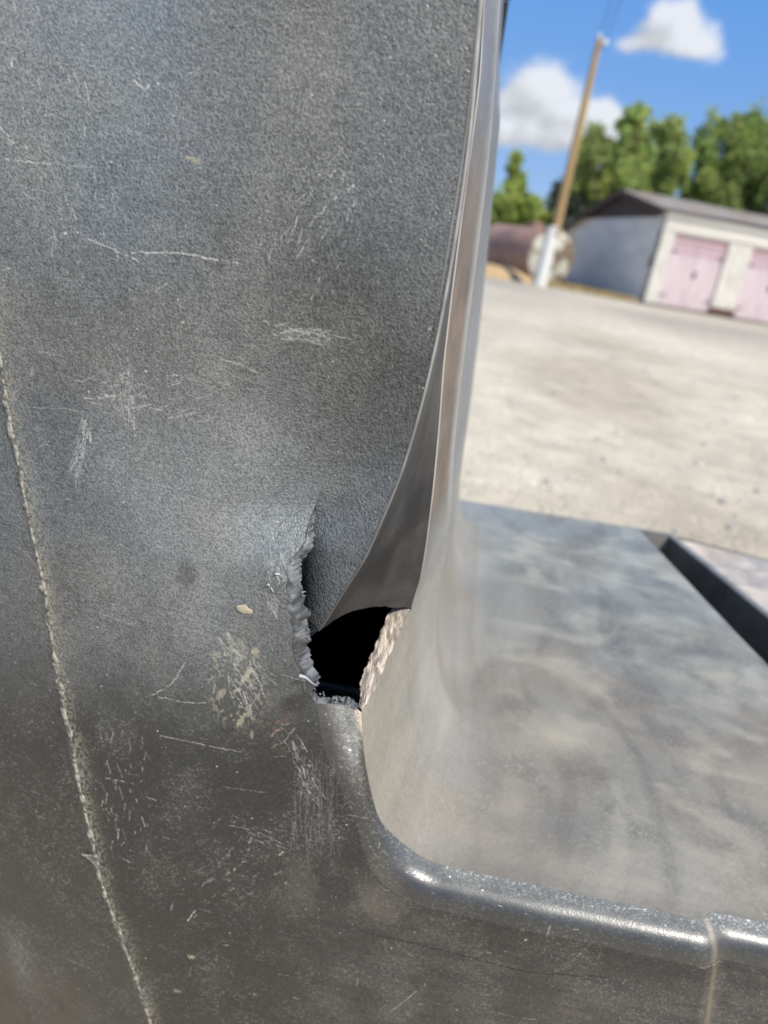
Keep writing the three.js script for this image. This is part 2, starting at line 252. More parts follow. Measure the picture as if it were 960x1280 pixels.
// ---- tileable dusty plastic for the ledge and sides (1 = 0.5 m)
const dustyMaps = paint(1024, (u, v, o) => {
  const P = 256, t = (f) => [u * f, v * f]; // frequencies are such that 256-periodic noise wraps poorly; tile is 0.8 m, larger than what is seen
  const x = u * 0.8, y = v * 0.8, gx = x * 1000, gy = y * 1000;
  const big = fbm(x * 9 + 3, y * 8, 4), mid = fbm(x * 34, y * 24 + 4, 4), wisp = fbm(x * 15 + 1.6 * fbm(x * 9, y * 9, 2), y * 22 + 2 * fbm(x * 7 + 9, y * 7, 2), 5), fine = fbm(gx / 1.8, gy / 1.5, 2);
  let r = 0.168, g = 0.163, b = 0.155;
  const mix = (k, R, G, B) => { k = clamp(k); r = lerp(r, R, k); g = lerp(g, G, k); b = lerp(b, B, k); };
  mix(smooth(0.28, 0.74, big * 0.5 + wisp * 0.5) * 0.7, 0.245, 0.230, 0.203); const drag = fbm(x * 60 + 6 * fbm(x * 6, y * 6, 2), y * 9 + 4 * fbm(x * 5 + 7, y * 5, 2), 4); mix(smooth(0.5, 0.8, drag) * 0.35, 0.31, 0.29, 0.255); mix(smooth(0.47, 0.2, drag) * 0.5, 0.09, 0.087, 0.082); mix(smooth(0.50, 0.30, fbm(x * 21 + 14, y * 26 + 3, 5)) * 0.45, 0.10, 0.096, 0.088);
  mix(smooth(0.42, 0.82, wisp) * 0.5, 0.33, 0.312, 0.28);
  mix(smooth(0.38, 0.76, fbm(x * 17 + 30, y * 15 + 30, 5)) * 0.5, 0.175, 0.145, 0.118); mix(smooth(0.48, 0.80, fbm(x * 24 + 2 * fbm(x * 10, y * 12, 2) + 60, y * 34 + 11, 5)) * 0.5, 0.35, 0.318, 0.272);
  mix(smooth(0.55, 0.75, mid) * 0.35, 0.075, 0.075, 0.077);
  mix(smooth(0.62, 0.85, fine) * 0.3, 0.33, 0.31, 0.28); mix(smooth(0.80, 0.9, noise(gx / 1.3 + 50, gy / 1.1)) * smooth(0.5, 0.7, mid) * 0.6, 0.42, 0.39, 0.33);
  mix(smooth(0.36, 0.18, fine) * 0.14, 0.07, 0.066, 0.062);
  { const xx = (x + 0.0) % 0.8, w = smooth(0.47, 0.375, xx + 0.05 * (mid - 0.5)) * smooth(0, 0.01, xx); if (w > 0) { // towards the wall: plainer film of brown dust
    const f = fbm(x * 22 + 9, y * 20, 5), st = fbm(x * 120, y * 14 + 5, 4), gr = noise(gx / 1.2, gy / 1.1), k = 0.215 + 0.07 * (f - 0.5) + 0.05 * (st - 0.5) + 0.05 * (gr - 0.5), br = smooth(0.42, 0.7, fbm(x * 12 + 4, y * 15 + 8, 4));
    mix(w, k * lerp(1.03, 1.05, br), k * lerp(0.985, 0.95, br), k * lerp(0.92, 0.83, br)); } }
  o[0] = r; o[1] = g; o[2] = b; o[3] = 0.5 + (fine - 0.5) * 0.5 + (mid - 0.5) * 0.3; o[4] = 0.50 + 0.22 * (wisp - 0.5) + 0.12 * (mid - 0.5);
});
for (const t of Object.values(dustyMaps)) t.repeat.set(1 / 0.8, 1 / 0.8);
const plasticDusty = std({ ...dustyMaps, roughness: 1, bumpScale: 0.0004, vertexColors: true });
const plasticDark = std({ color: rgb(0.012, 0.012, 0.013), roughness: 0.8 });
const grainUV = (p) => [p[0] * 3.1 + p[2] * 3.1, p[1] * 3.1];

// ---- front panel: left of the tear above, and down to the base below the hole
const top = 1.17;
const rightOf = (y) => (y >= TIP ? tearL(y) : tearL(y) + (y < TIP ? jag(y, smooth(TIP, TIP - 0.01, y)) : 0));
const zL = (x, y) => faceZ(x, y, false), zF = (x, y) => faceZ(x, y, true);
const rows = (a, b, mid, share) => (v) => (v < share ? lerp(a, mid, v / share) : lerp(mid, b, (v - share) / (1 - share)));
{
  const rowY = rows(0.6635, top, TIP, 0.42);
  const left = surf(170, 330, (u, v) => { const y = rowY(v), R = rightOf(y), x = lerp(-0.62, R, 1 - (1 - u) ** 1.6); return [x, y, zL(x, y)]; }, faceUV, null, normal(zL));
  // the flap between the tear (or the fold that goes on above it) and the corner
  const fl = surf(70, 330, (u, v) => {
    const y = rows(0.6925, top, TIP, 0.42)(v), L = y >= TIP ? tearL(y) : tearL(y) - 0.006 * smooth(TIP, TIP - 0.012, y), E = edgeX(y) - 0.0016;
    const x = lerp(Math.min(L, E - 0.0005), E, u); return [x, y, zF(x, y)];
  }, faceUV, null, normal(zF));
  // the corner block below: up to the torn lower rim
  const K = [];
  var profile0 = (t) => { const b = (a, c, d, e) => (1 - t) ** 3 * a + 3 * t * (1 - t) ** 2 * c + 3 * t * t * (1 - t) * d + t ** 3 * e; return [b(-0.0026, 0.0095, 0.020, 0.060), b(0.6645, 0.600, LEDGE, LEDGE)]; };
  const radius = (s) => lerp(0.0215, 0.0075, smooth(0.05, 0.55, s)) + 0.0095 * smooth(0.35, 0.8, s);
  var rim = [];      // rounded front edge: corner curve, then the ledge's front edge
  for (let i = 0; i <= 60; i++) rim.push({ s: i / 60, p: profile0(i / 60) });
  for (let i = 1; i <= 70; i++) rim.push({ s: 1, p: [lerp(0.060, 0.43, i / 70), LEDGE] });
  rim.forEach((k, i) => { const a = rim[Math.max(0, i - 1)].p, b = rim[Math.min(rim.length - 1, i + 1)].p, l = Math.hypot(b[0] - a[0], b[1] - a[1]); k.n = [-(b[1] - a[1]) / l, (b[0] - a[0]) / l]; k.r = radius(k.s); k.rd = lerp(0.006, k.r, smooth(0.15, 0.65, k.s)); k.A = [k.p[0] - k.n[0] * k.r, k.p[1] - k.n[1] * k.r]; });
  const inner = rim.map((k) => k.A);
  const bottom = 0.228;
  // columns of the lower face follow the rim from the hole down and out to the right
  const rimFace = surf(inner.length - 1, 90, (u, v) => {
    const a = inner[Math.round(u * (inner.length - 1))], t = v ** 1.4, x = lerp(a[0], lerp(-0.06, 0.43, u ** 1.1), t), y = lerp(a[1], bottom, t); return [x, y, zL(x, y)];
  }, faceUV, null, normal(zL), true);
  const rowL = (v) => lerp(bottom, 0.6635, v);
  const lowLeft = surf(150, 180, (u, v) => {
    const t = (1 - v) ** 1.4, yR = lerp(inner[0][1], bottom, t), xR = lerp(inner[0][0], -0.06, t);
    const x = lerp(-0.62, xR, 1 - (1 - u) ** 1.7), edge = smooth(-0.0275, -0.0255, x), y = lerp(rowL(v), yR, smooth(lerp(-0.14, -0.0265, v * v), xR, x));
    const ragged = edge * v ** 14 * ((noise(x * 1500, 4) - 0.5) * 0.0042 + (noise(x * 420, 7) - 0.4) * 0.0044);
    return [x, y + ragged, zL(x, y)];
  }, faceUV, null, normal(zL));
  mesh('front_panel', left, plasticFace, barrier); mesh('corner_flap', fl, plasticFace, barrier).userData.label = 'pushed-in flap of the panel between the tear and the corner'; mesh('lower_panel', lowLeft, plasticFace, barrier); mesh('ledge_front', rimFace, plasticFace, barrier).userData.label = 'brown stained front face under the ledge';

  // rounded edge
  var faceAt = (x, y) => zL(x, y);
  var sideTop = table([[0, 0.657], [0.01, 0.657], [0.025, 0.662], [0.05, 0.672], [0.07, 0.691], [0.62, 0.691]]);
}
// ---- side wall, fillet and ledge. d = depth behind the face
const lineOne = table([[0.56, 0.020], [0.691, 0.0152], [0.7145, 0.0178], [0.7557, 0.0179], [0.8035, 0.0159], [0.8476, 0.0132], [0.9238, 0.0118], [0.9774, 0.0112], [1.0101, 0.0082], [1.17, -0.006]]);
const lineTwo = table([[0.56, 0.030], [0.70, 0.0272], [0.7296, 0.0258], [0.7749, 0.0218], [0.8389, 0.0192], [0.9297, 0.0172], [0.9811, 0.0145], [1.17, -0.004]]);
const midWall = table([[0.56, 0.031], [0.7086, 0.0288], [0.848, 0.0246], [0.93, 0.0205], [0.985, 0.0172], [0.999, 0.0160], [1.012, 0.0120], [1.0734, 0.0046], [1.17, -0.006]]);
const backWall = table([[0.56, 0.0275], [0.6184, 0.0242], [0.8234, 0.0178], [1.0454, 0.0040], [1.0725, -0.0023], [1.17, -0.012]]);
const wallX = (y, d) => {
  const a = lineOne(y), b = lineTwo(y), c = midWall(y), e = backWall(y);
  let x = d < 0.15 ? lerp(a, b, smooth(0.07, 0.15, d)) : d < 0.3 ? lerp(b, c, (d - 0.15) / 0.15) : lerp(c, e, (d - 0.3) / 0.32);
  return x + 0.0012 * gauss(d - 0.074, 0.005) + 0.0022 * gauss(d - 0.155, 0.010) - 0.0015 * gauss(d - 0.115, 0.02);
};
const groove1 = (d) => 0.290 + (0.712 - d) * 0.186, groove2 = (d) => 0.331 + (0.712 - d) * 0.277;
const waveY = (x, d) => 0.0030 * (fbm(x * 8 + 4, d * 6 + 2, 2) - 0.5) * smooth(0.01, 0.06, d) + 0.0006 * (fbm(x * 50, d * 40, 2) - 0.5) * smooth(0.012, 0.03, d);
const stepBack = (x) => 0.0085 * smooth(0.2115, 0.2195, x);
const bez = (t, a, b, c, d) => (1 - t) ** 3 * a + 3 * t * (1 - t) ** 2 * b + 3 * t * t * (1 - t) * c + t ** 3 * d;
function fillet(t, d) { // cross-section at depth d: from the wall down and out on to the ledge
  const y0 = sideTop(d), k = smooth(0, 0.09, d), rho = lerp(0.10, 0.030, smooth(0.08, 0.32, d));
  const hx = d < 0.07 ? table([[0, -0.0008], [0.01, 0.001], [0.025, 0.0050], [0.05, 0.0090], [0.07, 0.0152]])(d) : wallX(y0, d), wl = wallX(LEDGE + 0.05, Math.max(d, 0.07));
  const x = bez(t, hx, lerp(0.0095, wl - 0.004, k), lerp(0.020, wl + 0.002, k), lerp(0.060, wl + 0.016 + rho * 0.6, k));
  const y = bez(t, y0, lerp(0.598, LEDGE + rho, k), LEDGE, LEDGE);
  return [x, y + waveY(x, d) * smooth(0.5, 1, t), -d];
}
const tint = (p, base = 1) => { const n = 0.9 + 0.25 * fbm(p[0] * 20 + p[2] * 13, p[1] * 20, 2); return [base * n, base * n, base * n]; };
const ledgeUV = (p) => [p[0] + 0.33 - (p[1] - LEDGE) * 0.48, p[2] + 0.785];
{
  const rR = rim.map((k) => k.r);
  const nR = 130;
  const strip = surf(nR, 9, (u, v) => {
    const k = rim[Math.round(u * nR)], t = v, x0 = k.A[0], y0 = k.A[1], zA = faceAt(x0, y0), sb = k.s >= 1 ? stepBack(k.p[0]) : 0;
    const B = k.s < 1 ? fillet(k.s, k.rd) : [k.p[0], LEDGE + waveY(k.p[0], k.r + sb), -k.r - sb], Kp = [k.p[0], k.p[1], zA];
    const q = (i) => (1 - t) ** 2 * [x0, y0, zA][i] + 2 * t * (1 - t) * Kp[i] + t * t * B[i]; const zz = q(2);
    const cre = smooth(0.30, 0.16, u) * Math.sin(Math.PI * v) * (fbm(v * 7 + 2, u * 16, 3) - 0.5), pin = 0.0022 * gauss(v - 0.80, 0.10) * smooth(0.32, 0.18, u) * smooth(0.0, 0.05, u); // puckered, pinched plastic under the hole
    return [q(0) + 0.0030 * cre - pin, q(1), zz + 0.0042 * cre - pin];
  }, (p) => [(p[0] - FX0) / FS, (p[1] - FY0 - p[2]) / FS], (p, u, v) => { const w = smooth(0.19, 0.05, u), k = 1.0 + smooth(0.1, 1, v) * lerp(0.5, 4.2, smooth(0.2, 0.5, u)) * smooth(0.2, 1, v) + w * 2.6 * smooth(0.05, 0.35, v) * smooth(1.0, 0.75, v) * (0.5 + fbm(p[0] * 900, p[1] * 120, 3)); const tan = smooth(0.050, 0.02, u) * smooth(0.62, 0.86, v + 0.2 * (noise(u * 300, v * 20) - 0.5)), dk = 1 - 0.55 * gauss(v - 0.86, 0.09) * smooth(0.30, 0.18, u) * smooth(0.04, 0.08, u); return [lerp(k * dk, 9.0, tan), lerp(k * 0.985 * dk, 7.6, tan), lerp(k * lerp(1.0, 0.94, v) * dk, 6.2, tan)]; });  // corner's sky glow and crease shade painted in; tan is broken plastic
  mesh('rounded_edge', strip, new THREE.MeshPhysicalMaterial({ ...faceMaps, roughness: 0.95, bumpScale: 0.00035, vertexColors: true, side: THREE.DoubleSide, clearcoat: 1, clearcoatRoughness: 0.46 }), barrier).userData.label = 'worn shiny rounded edge of the ledge';
  // fillet
  const fil = surf(60, 150, (u, v) => { const t = u, s = clamp(t), r = rim[Math.round(t * 60)].rd, d = r + (0.62 - r) * v ** 1.7; return fillet(t, d); }, ledgeUV,
    (p) => { const pale = 0.16 * smooth(LEDGE, LEDGE + 0.03, p[1]) * smooth(-0.04, -0.1, p[2]); const t = tint(p, 0.98 + 0.20 * smooth(LEDGE + 0.002, LEDGE + 0.05, p[1]) + pale); return [t[0] * 1.04, t[1] * 1.02, t[2] * 0.93]; });
  mesh('fillet', fil, plasticDusty, barrier).userData.label = 'dusty concave bend between the side wall and the ledge';
  const wall = surf(150, 120, (u, v) => { const y = lerp(0.691, top, v), d = 0.07 + 0.55 * u ** 1.5; return [wallX(y, d), y, -d]; }, ledgeUV, (p) => {
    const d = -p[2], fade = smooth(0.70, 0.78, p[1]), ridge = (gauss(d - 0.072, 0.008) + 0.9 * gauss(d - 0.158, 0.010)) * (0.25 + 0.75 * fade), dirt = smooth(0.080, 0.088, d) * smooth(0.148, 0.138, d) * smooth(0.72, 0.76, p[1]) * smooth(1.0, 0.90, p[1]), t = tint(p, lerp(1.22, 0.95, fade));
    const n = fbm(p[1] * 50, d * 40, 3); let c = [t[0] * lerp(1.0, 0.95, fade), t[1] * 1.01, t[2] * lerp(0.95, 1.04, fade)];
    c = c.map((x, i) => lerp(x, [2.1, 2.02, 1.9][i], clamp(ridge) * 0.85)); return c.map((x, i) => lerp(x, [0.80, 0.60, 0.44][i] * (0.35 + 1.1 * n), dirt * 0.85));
  });
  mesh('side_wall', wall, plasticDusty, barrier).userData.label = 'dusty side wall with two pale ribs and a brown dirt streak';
  // corner facet between the front corner and the first rib; its lower rim is the top of the hole
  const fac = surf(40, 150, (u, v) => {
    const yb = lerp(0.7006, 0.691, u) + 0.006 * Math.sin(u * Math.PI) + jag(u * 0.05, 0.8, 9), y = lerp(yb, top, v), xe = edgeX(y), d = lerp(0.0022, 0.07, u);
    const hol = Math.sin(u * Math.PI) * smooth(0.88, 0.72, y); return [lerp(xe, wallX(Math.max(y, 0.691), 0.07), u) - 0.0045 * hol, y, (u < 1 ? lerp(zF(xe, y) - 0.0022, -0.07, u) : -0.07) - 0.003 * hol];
  }, (p) => [p[0] + p[2] + 0.3, p[1] * 0.6], (p, u) => { const n = fbm(p[1] * 34, u * 2.4, 4), st = fbm(p[1] * 12 + 4, u * 9, 3), k = 0.085 + 0.13 * smooth(0.35, 0.75, n) * (0.4 + st) + 0.10 * smooth(0.75, 1, u) * st; return [k * 1.03, k * 0.99, k * 0.93]; });  // low tone paints the facet turned from the sun; mottling is dirt
  mesh('corner_facet', fac, std({ ...dustyMaps, roughness: 1.1, bumpScale: 0.0003, vertexColors: true }), barrier).userData.label = 'smooth facet between the corner and the side wall with shade painted into its colour';
  const worn = surf(5, 400, (u, v) => {
    const y = lerp(0.6995, top, v), xe = edgeX(y), a = u * Math.PI / 2; const w = 1;
    return [xe - 0.0016 + 0.0016 * Math.sin(a) * w + 0 * v, y, lerp(zF(xe - 0.0016, y), zF(xe, y) - 0.0022, 1 - Math.cos(a)) + 0.0003];
  }, faceUV, (p, u) => { const n = 0.55 + 0.6 * fbm(p[1] * 120, 5, 3), line = 0.45 + 0.75 * gauss(u - 0.35, 0.22), k = line * n * lerp(0.42, 1.4, smooth(0.70, 0.88, p[1])); return [0.25 * k, 0.24 * k, 0.225 * k]; });
  mesh('worn_edge', worn, std({ vertexColors: true, roughness: 0.6 }), barrier).userData.label = 'thin pale worn line along the corner';
  // upper twin line beside the corner
  const twin = surf(4, 500, (u, v) => { const y = lerp(0.86, top, v), xe = edgeX(y) - 0.0034 + 0.0016 * smooth(0.9, 0.99, y) - 0.003 * smooth(0.90, 0.86, y) * 0, a = u * Math.PI, w = 0.0006 * smooth(0.86, 0.90, y); return [xe - w * Math.cos(a), y, zF(xe, y) + 0.0004 * Math.sin(a) - 0.0001]; }, faceUV);
  mesh('moulding_line', twin, std({ color: rgb(0.2, 0.19, 0.17), roughness: 0.6 }), barrier);

  // ledge top
  const led = surf(150, 220, (u, v) => {
    const d0 = 0, dd = v; const r = 0.0170;
    let dfin = lerp(r, 0.62, dd ** 1.5); const xl = fillet(1, dfin)[0], xr = Math.min(groove1(dfin) - 0.004, 0.43), x = lerp(xl, xr, u), d = dfin + stepBack(x) * (1 - dd);
    return [x, LEDGE + waveY(x, d), -d];
  }, ledgeUV, (p) => { const d = -p[2], far = smooth(0.15, 0.5, d), t = tint(p, lerp(1.04, 1.16, far)), e = smooth(0.05, 0.012, d); const cr = 1 - smooth(0.045, 0.085, p[0]) ; return [t[0] * lerp(1.02, 0.93, far) * (1 - 0.15 * e) * (1 + 0.02 * cr), t[1] * 1.0 * (1 - 0.15 * e) * (1 - 0.02 * cr), t[2] * lerp(0.90, 0.98, far) * (1 - 0.14 * e)]; });
  const far = surf(60, 16, (u, v) => { const d = lerp(0.62, 0.712, v), xl = lerp(fillet(1, 0.62)[0], -0.25, smooth(0, 0.2, v) > 0 ? 1 : 0), x = lerp(v === 0 ? fillet(1, 0.62)[0] : -0.25, groove1(d) - 0.004, u); return [x, LEDGE + waveY(x, d), -d]; }, ledgeUV, (p) => { const t = tint(p, 1.16); return [t[0] * 0.93, t[1] * 1.02, t[2] * 1.02]; });
  const backStrip = surf(60, 8, (u, v) => { const a = v * Math.PI / 2, d = 0.712 + 0.018 * Math.sin(a) , x = lerp(-0.25, 0.3385, u); return [x, LEDGE + waveY(x, 0.712) * (1 - v) - 0.012 * (1 - Math.cos(a)), -d]; }, ledgeUV, (p) => { const t = tint(p, 1); return [t[0] * 0.93, t[1], t[2] * 1.1]; });
  mesh('ledge_end', far, plasticDusty, barrier); mesh('back_edge', backStrip, plasticDusty, barrier); mesh('ledge', led, plasticDusty, barrier).userData.label = 'dusty top of the ledge with pale and brown smears';
  // groove: pale lip, end wall, floor, far wall and rim
  const cG = (k) => (p) => { const t = tint(p, k); return [t[0] * 0.97, t[1], t[2] * 1.03]; };  // low factors paint the recess shade into the groove's walls and floor
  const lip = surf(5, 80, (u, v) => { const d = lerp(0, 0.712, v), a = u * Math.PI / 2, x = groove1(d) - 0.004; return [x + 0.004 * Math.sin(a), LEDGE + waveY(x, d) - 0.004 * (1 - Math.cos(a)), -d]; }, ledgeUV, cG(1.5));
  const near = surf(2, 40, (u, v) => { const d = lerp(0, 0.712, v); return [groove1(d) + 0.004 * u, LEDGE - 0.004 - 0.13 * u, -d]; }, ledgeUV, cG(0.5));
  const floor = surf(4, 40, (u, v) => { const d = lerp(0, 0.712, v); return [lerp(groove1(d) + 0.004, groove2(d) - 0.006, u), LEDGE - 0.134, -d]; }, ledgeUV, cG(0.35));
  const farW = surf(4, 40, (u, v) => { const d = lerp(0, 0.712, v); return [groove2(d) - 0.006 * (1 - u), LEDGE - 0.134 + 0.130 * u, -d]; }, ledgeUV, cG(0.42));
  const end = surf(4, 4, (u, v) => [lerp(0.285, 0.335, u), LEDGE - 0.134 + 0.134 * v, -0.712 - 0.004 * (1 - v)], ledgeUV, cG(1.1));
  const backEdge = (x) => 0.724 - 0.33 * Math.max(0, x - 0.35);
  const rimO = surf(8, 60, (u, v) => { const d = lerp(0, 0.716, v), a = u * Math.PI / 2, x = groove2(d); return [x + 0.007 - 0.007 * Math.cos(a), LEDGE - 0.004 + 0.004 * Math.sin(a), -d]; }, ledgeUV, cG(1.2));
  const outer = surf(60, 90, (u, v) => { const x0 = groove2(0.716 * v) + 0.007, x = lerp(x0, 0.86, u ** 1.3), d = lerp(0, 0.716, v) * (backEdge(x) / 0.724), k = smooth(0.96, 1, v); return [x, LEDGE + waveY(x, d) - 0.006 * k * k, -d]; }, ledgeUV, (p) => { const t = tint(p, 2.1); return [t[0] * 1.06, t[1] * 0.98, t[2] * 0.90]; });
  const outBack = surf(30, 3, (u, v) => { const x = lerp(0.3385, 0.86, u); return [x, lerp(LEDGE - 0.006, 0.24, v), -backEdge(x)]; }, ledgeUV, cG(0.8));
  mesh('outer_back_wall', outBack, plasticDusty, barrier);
  mesh('groove_lip', lip, plasticDusty, barrier); mesh('groove_near_wall', near, plasticDusty, barrier); mesh('groove_floor', floor, plasticDusty, barrier); mesh('groove_far_wall', farW, plasticDusty, barrier).userData.label = 'far wall of the groove in the ledge with its shade painted in'; mesh('groove_end', end, plasticDusty, barrier); mesh('outer_rim', rimO, plasticDusty, barrier); mesh('outer_ledge', outer, plasticDusty, barrier).userData.label = 'pale dusty ledge beyond the groove';
  // closed shell behind: tower back, tower top, left end, base back
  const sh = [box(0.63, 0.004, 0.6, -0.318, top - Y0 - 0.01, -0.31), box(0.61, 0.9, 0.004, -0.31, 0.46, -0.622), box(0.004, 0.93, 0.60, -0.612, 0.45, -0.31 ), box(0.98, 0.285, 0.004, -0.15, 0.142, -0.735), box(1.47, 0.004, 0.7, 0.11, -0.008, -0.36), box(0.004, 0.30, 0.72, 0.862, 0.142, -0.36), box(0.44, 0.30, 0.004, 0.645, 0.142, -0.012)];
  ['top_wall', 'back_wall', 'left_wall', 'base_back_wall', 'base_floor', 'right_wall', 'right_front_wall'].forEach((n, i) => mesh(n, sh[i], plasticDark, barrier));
}
// ---- torn rims: real thickness of the plastic
{
  const tornMaps = paint(512, (u, v, o) => { const f = fbm(u * 8, v * 60, 4), g = noise(u * 40, v * 160), k = 0.055 + 0.06 * smooth(0.4, 0.75, f) + 0.10 * smooth(0.55, 0.75, fbm(u * 3, v * 7, 3)); o[0] = k * 0.97; o[1] = k; o[2] = k * 1.03; o[3] = f * 0.6 + g * 0.4; o[4] = 0.42 + 0.2 * g; });
  const torn = std({ ...tornMaps, roughness: 1, bumpScale: 0.0004 });
  const lipG = surf(16, 420, (u, v) => {
    const y = lerp(0.6640, TIP - 0.001, v), xl = rightOf(y), e = smooth(0, 0.06, v) * smooth(1, 0.70, v), wide = 0.0016 + 0.0052 * e * (0.55 + 0.9 * fbm(y * 60, 3, 3)), dg = y + u * 0.004;
    const n = (fbm(u * 3 + 3, dg * 75, 3) - 0.5) + 0.25 * (fbm(u * 5, dg * 420, 2) - 0.5), fray = u > 0.85 ? (noise(y * 900, 5) - 0.5) * 0.0012 + (noise(y * 260, 9) - 0.5) * 0.0026 : 0;
    return [xl + wide * u + fray, y + 0.0003 * n, zL(xl, y) + 0.0006 * Math.sin(u * Math.PI) - u * u * 0.0058 * (0.3 + e) + n * 0.00035 * Math.sin(Math.PI * clamp(u + 0.12))];
  }, (p) => [p[0] * 45 + p[1] * 20, p[1] * 11 - p[0] * 7]);
  mesh('torn_lip', lipG, torn, barrier).userData.label = 'ragged grey torn lip left of the hole';
  const rim0 = rim[0], B0 = fillet(0, rim0.rd);
  const lowG = surf(110, 9, (u, v) => {
    let p; if (u < 0.55) { const x = lerp(-0.0275, rim0.A[0], u / 0.55), y = lerp(0.6635, rim0.A[1], smooth(-0.0265, rim0.A[0], x)); p = [x, y, zL(x, y)]; } else { const t = (u - 0.55) / 0.45 * 0.8, z0 = zL(rim0.A[0], rim0.A[1]), Kp = [rim0.p[0], rim0.p[1], z0]; p = [0, 1, 2].map((i) => (1 - t) ** 2 * [rim0.A[0], rim0.A[1], z0][i] + 2 * t * (1 - t) * Kp[i] + t * t * B0[i]); }
    const rag = (noise(u * 60, 4) - 0.5) * 0.0016 + (noise(u * 17, 7) - 0.4) * 0.0036, topY = p[1] + 0.0010 + Math.max(-0.0006, rag), n = (fbm(u * 26, v * 4, 3) - 0.5) * 0.0014;
    return [p[0] - 0.0006 * v, lerp(p[1] - 0.0008, Math.max(topY, p[1] + 0.0008), v), p[2] - 0.0045 * v * v + (v > 0 ? n : 0)];
  }, (p) => [p[1] * 60, p[0] * 20]);
  mesh('torn_lower_rim', lowG, torn, barrier).userData.label = 'jagged torn rim under the hole';
  const beigeMaps = paint(256, (u, v, o) => { const f = fbm(u * 22, v * 30, 3), g = noise(u * 60, v * 70), k = 0.20 + 0.30 * smooth(0.3, 0.75, f); o[0] = k * 1.12; o[1] = k * 0.96; o[2] = k * 0.78; o[3] = f * 0.5 + g * 0.5; o[4] = 0.85; });
  const thick = surf(60, 12, (u, v) => {
    const d = 0.0075 + 0.0685 * u, p = d < 0.07 ? fillet(0, d) : [0.0152 + (d - 0.07) * 0.2, 0.691 + (d - 0.07) * 1.2, -d], w = 0.0105 * (0.25 + 0.75 * smooth(0, 0.3, u)) * (1 - 0.35 * smooth(0.8, 1, u)), n = (noise(u * 40, v * 6) - 0.5) * 0.0016;
    return [p[0] - w * v + (v > 0.9 ? n : 0), p[1] + n * 0.5 + 0.003 * v * (1 - v), p[2] - 0.003 * v + (noise(u * 55 + 4, v * 9) - 0.5) * 0.0016];
  }, (p) => [p[0] * 30, p[1] * 12]);
  mesh('torn_thick_rim', thick, std({ ...beigeMaps, roughness: 1, bumpScale: 0.001 }), barrier).userData.label = 'rough beige broken thickness on the right of the hole';
  // frayed shreds that stand out from the tear
  const r = rng(21), shredMat = std({ color: rgb(0.20, 0.20, 0.205), roughness: 0.5 });
  const shred = (x, y, z, len, w, ang, lift, mat = shredMat) => {
    const c = Math.cos(ang), s = Math.sin(ang), k = r();
    const g = surf(3, 8, (u, v) => { const ww = w * (1 - v ** 1.5) * (u - 0.5), l = len * v, bend = lift * v * v + 0.0006 * Math.sin(v * 7 + k * 6); return [x + c * l - s * ww, y + s * l + c * ww, z + bend + 0.0008 * (0.25 - (u - 0.5) ** 2) * 4 * (1 - v)]; }, faceUV);
    mesh('plastic_shred', g, mat, barrier);
  };
  for (let i = 0; i < 17; i++) { const y = lerp(0.667, 0.762, r()), x = tearR(y) - 0.001 + r() * 0.0012; shred(x, y, zL(tearL(y), y) - 0.004 - r() * 0.002, 0.001 + r() * r() * 0.004, 0.0007 + r() * 0.0006, -1.2 + r() * 1.6, r() * 0.0015); }
  for (let i = 0; i < 9; i++) { const x = lerp(-0.0268, -0.007, r()); shred(x, 0.6640, zL(x, 0.6635) - r() * 0.004, 0.0012 + r() * 0.003, 0.0008 + r() * 0.0008, 0.7 + r() * 1.6, r() * 0.001); }
  shred(-0.034, 0.6785, 0.003, 0.0115, 0.0022, -0.28, 0.002, std({ color: rgb(0.42, 0.43, 0.44), roughness: 0.45 }));
  const pale = std({ color: rgb(0.45, 0.45, 0.43), roughness: 0.6 }), sliver = (x, y, len, w, ang, m) => shred(x, y, zL(x, y) + 0.0003, len, w, ang, 0.0006, m);
  sliver(-0.0555, 0.7278, 0.0058, 0.0016, -0.75, pale); sliver(-0.0515, 0.7345, 0.0055, 0.0011, -0.1, pale);
  const chip = std({ color: rgb(0.40, 0.36, 0.25), roughness: 0.85 });
  const cg = new THREE.SphereGeometry(1, 20, 12), cp = cg.attributes.position; for (let i = 0; i < cp.count; i++) { const k = 1 + 0.35 * (noise(cp.getX(i) * 2 + 9, cp.getY(i) * 2 + cp.getZ(i)) - 0.5); cp.setXYZ(i, cp.getX(i) * k * 0.0052, cp.getY(i) * k * (0.0017 + 0.0010 * noise(cp.getX(i) * 3 + 4, 1)), cp.getZ(i) * 0.0007); } cg.rotateZ(-0.12); cg.computeVertexNormals(); cg.translate(-0.0675, 0.7095 - Y0, zL(-0.0675, 0.7095) + 0.0002);
  mesh('dried_chip', cg, chip, barrier).userData.label = 'small beige oval chip stuck left of the tear';
}
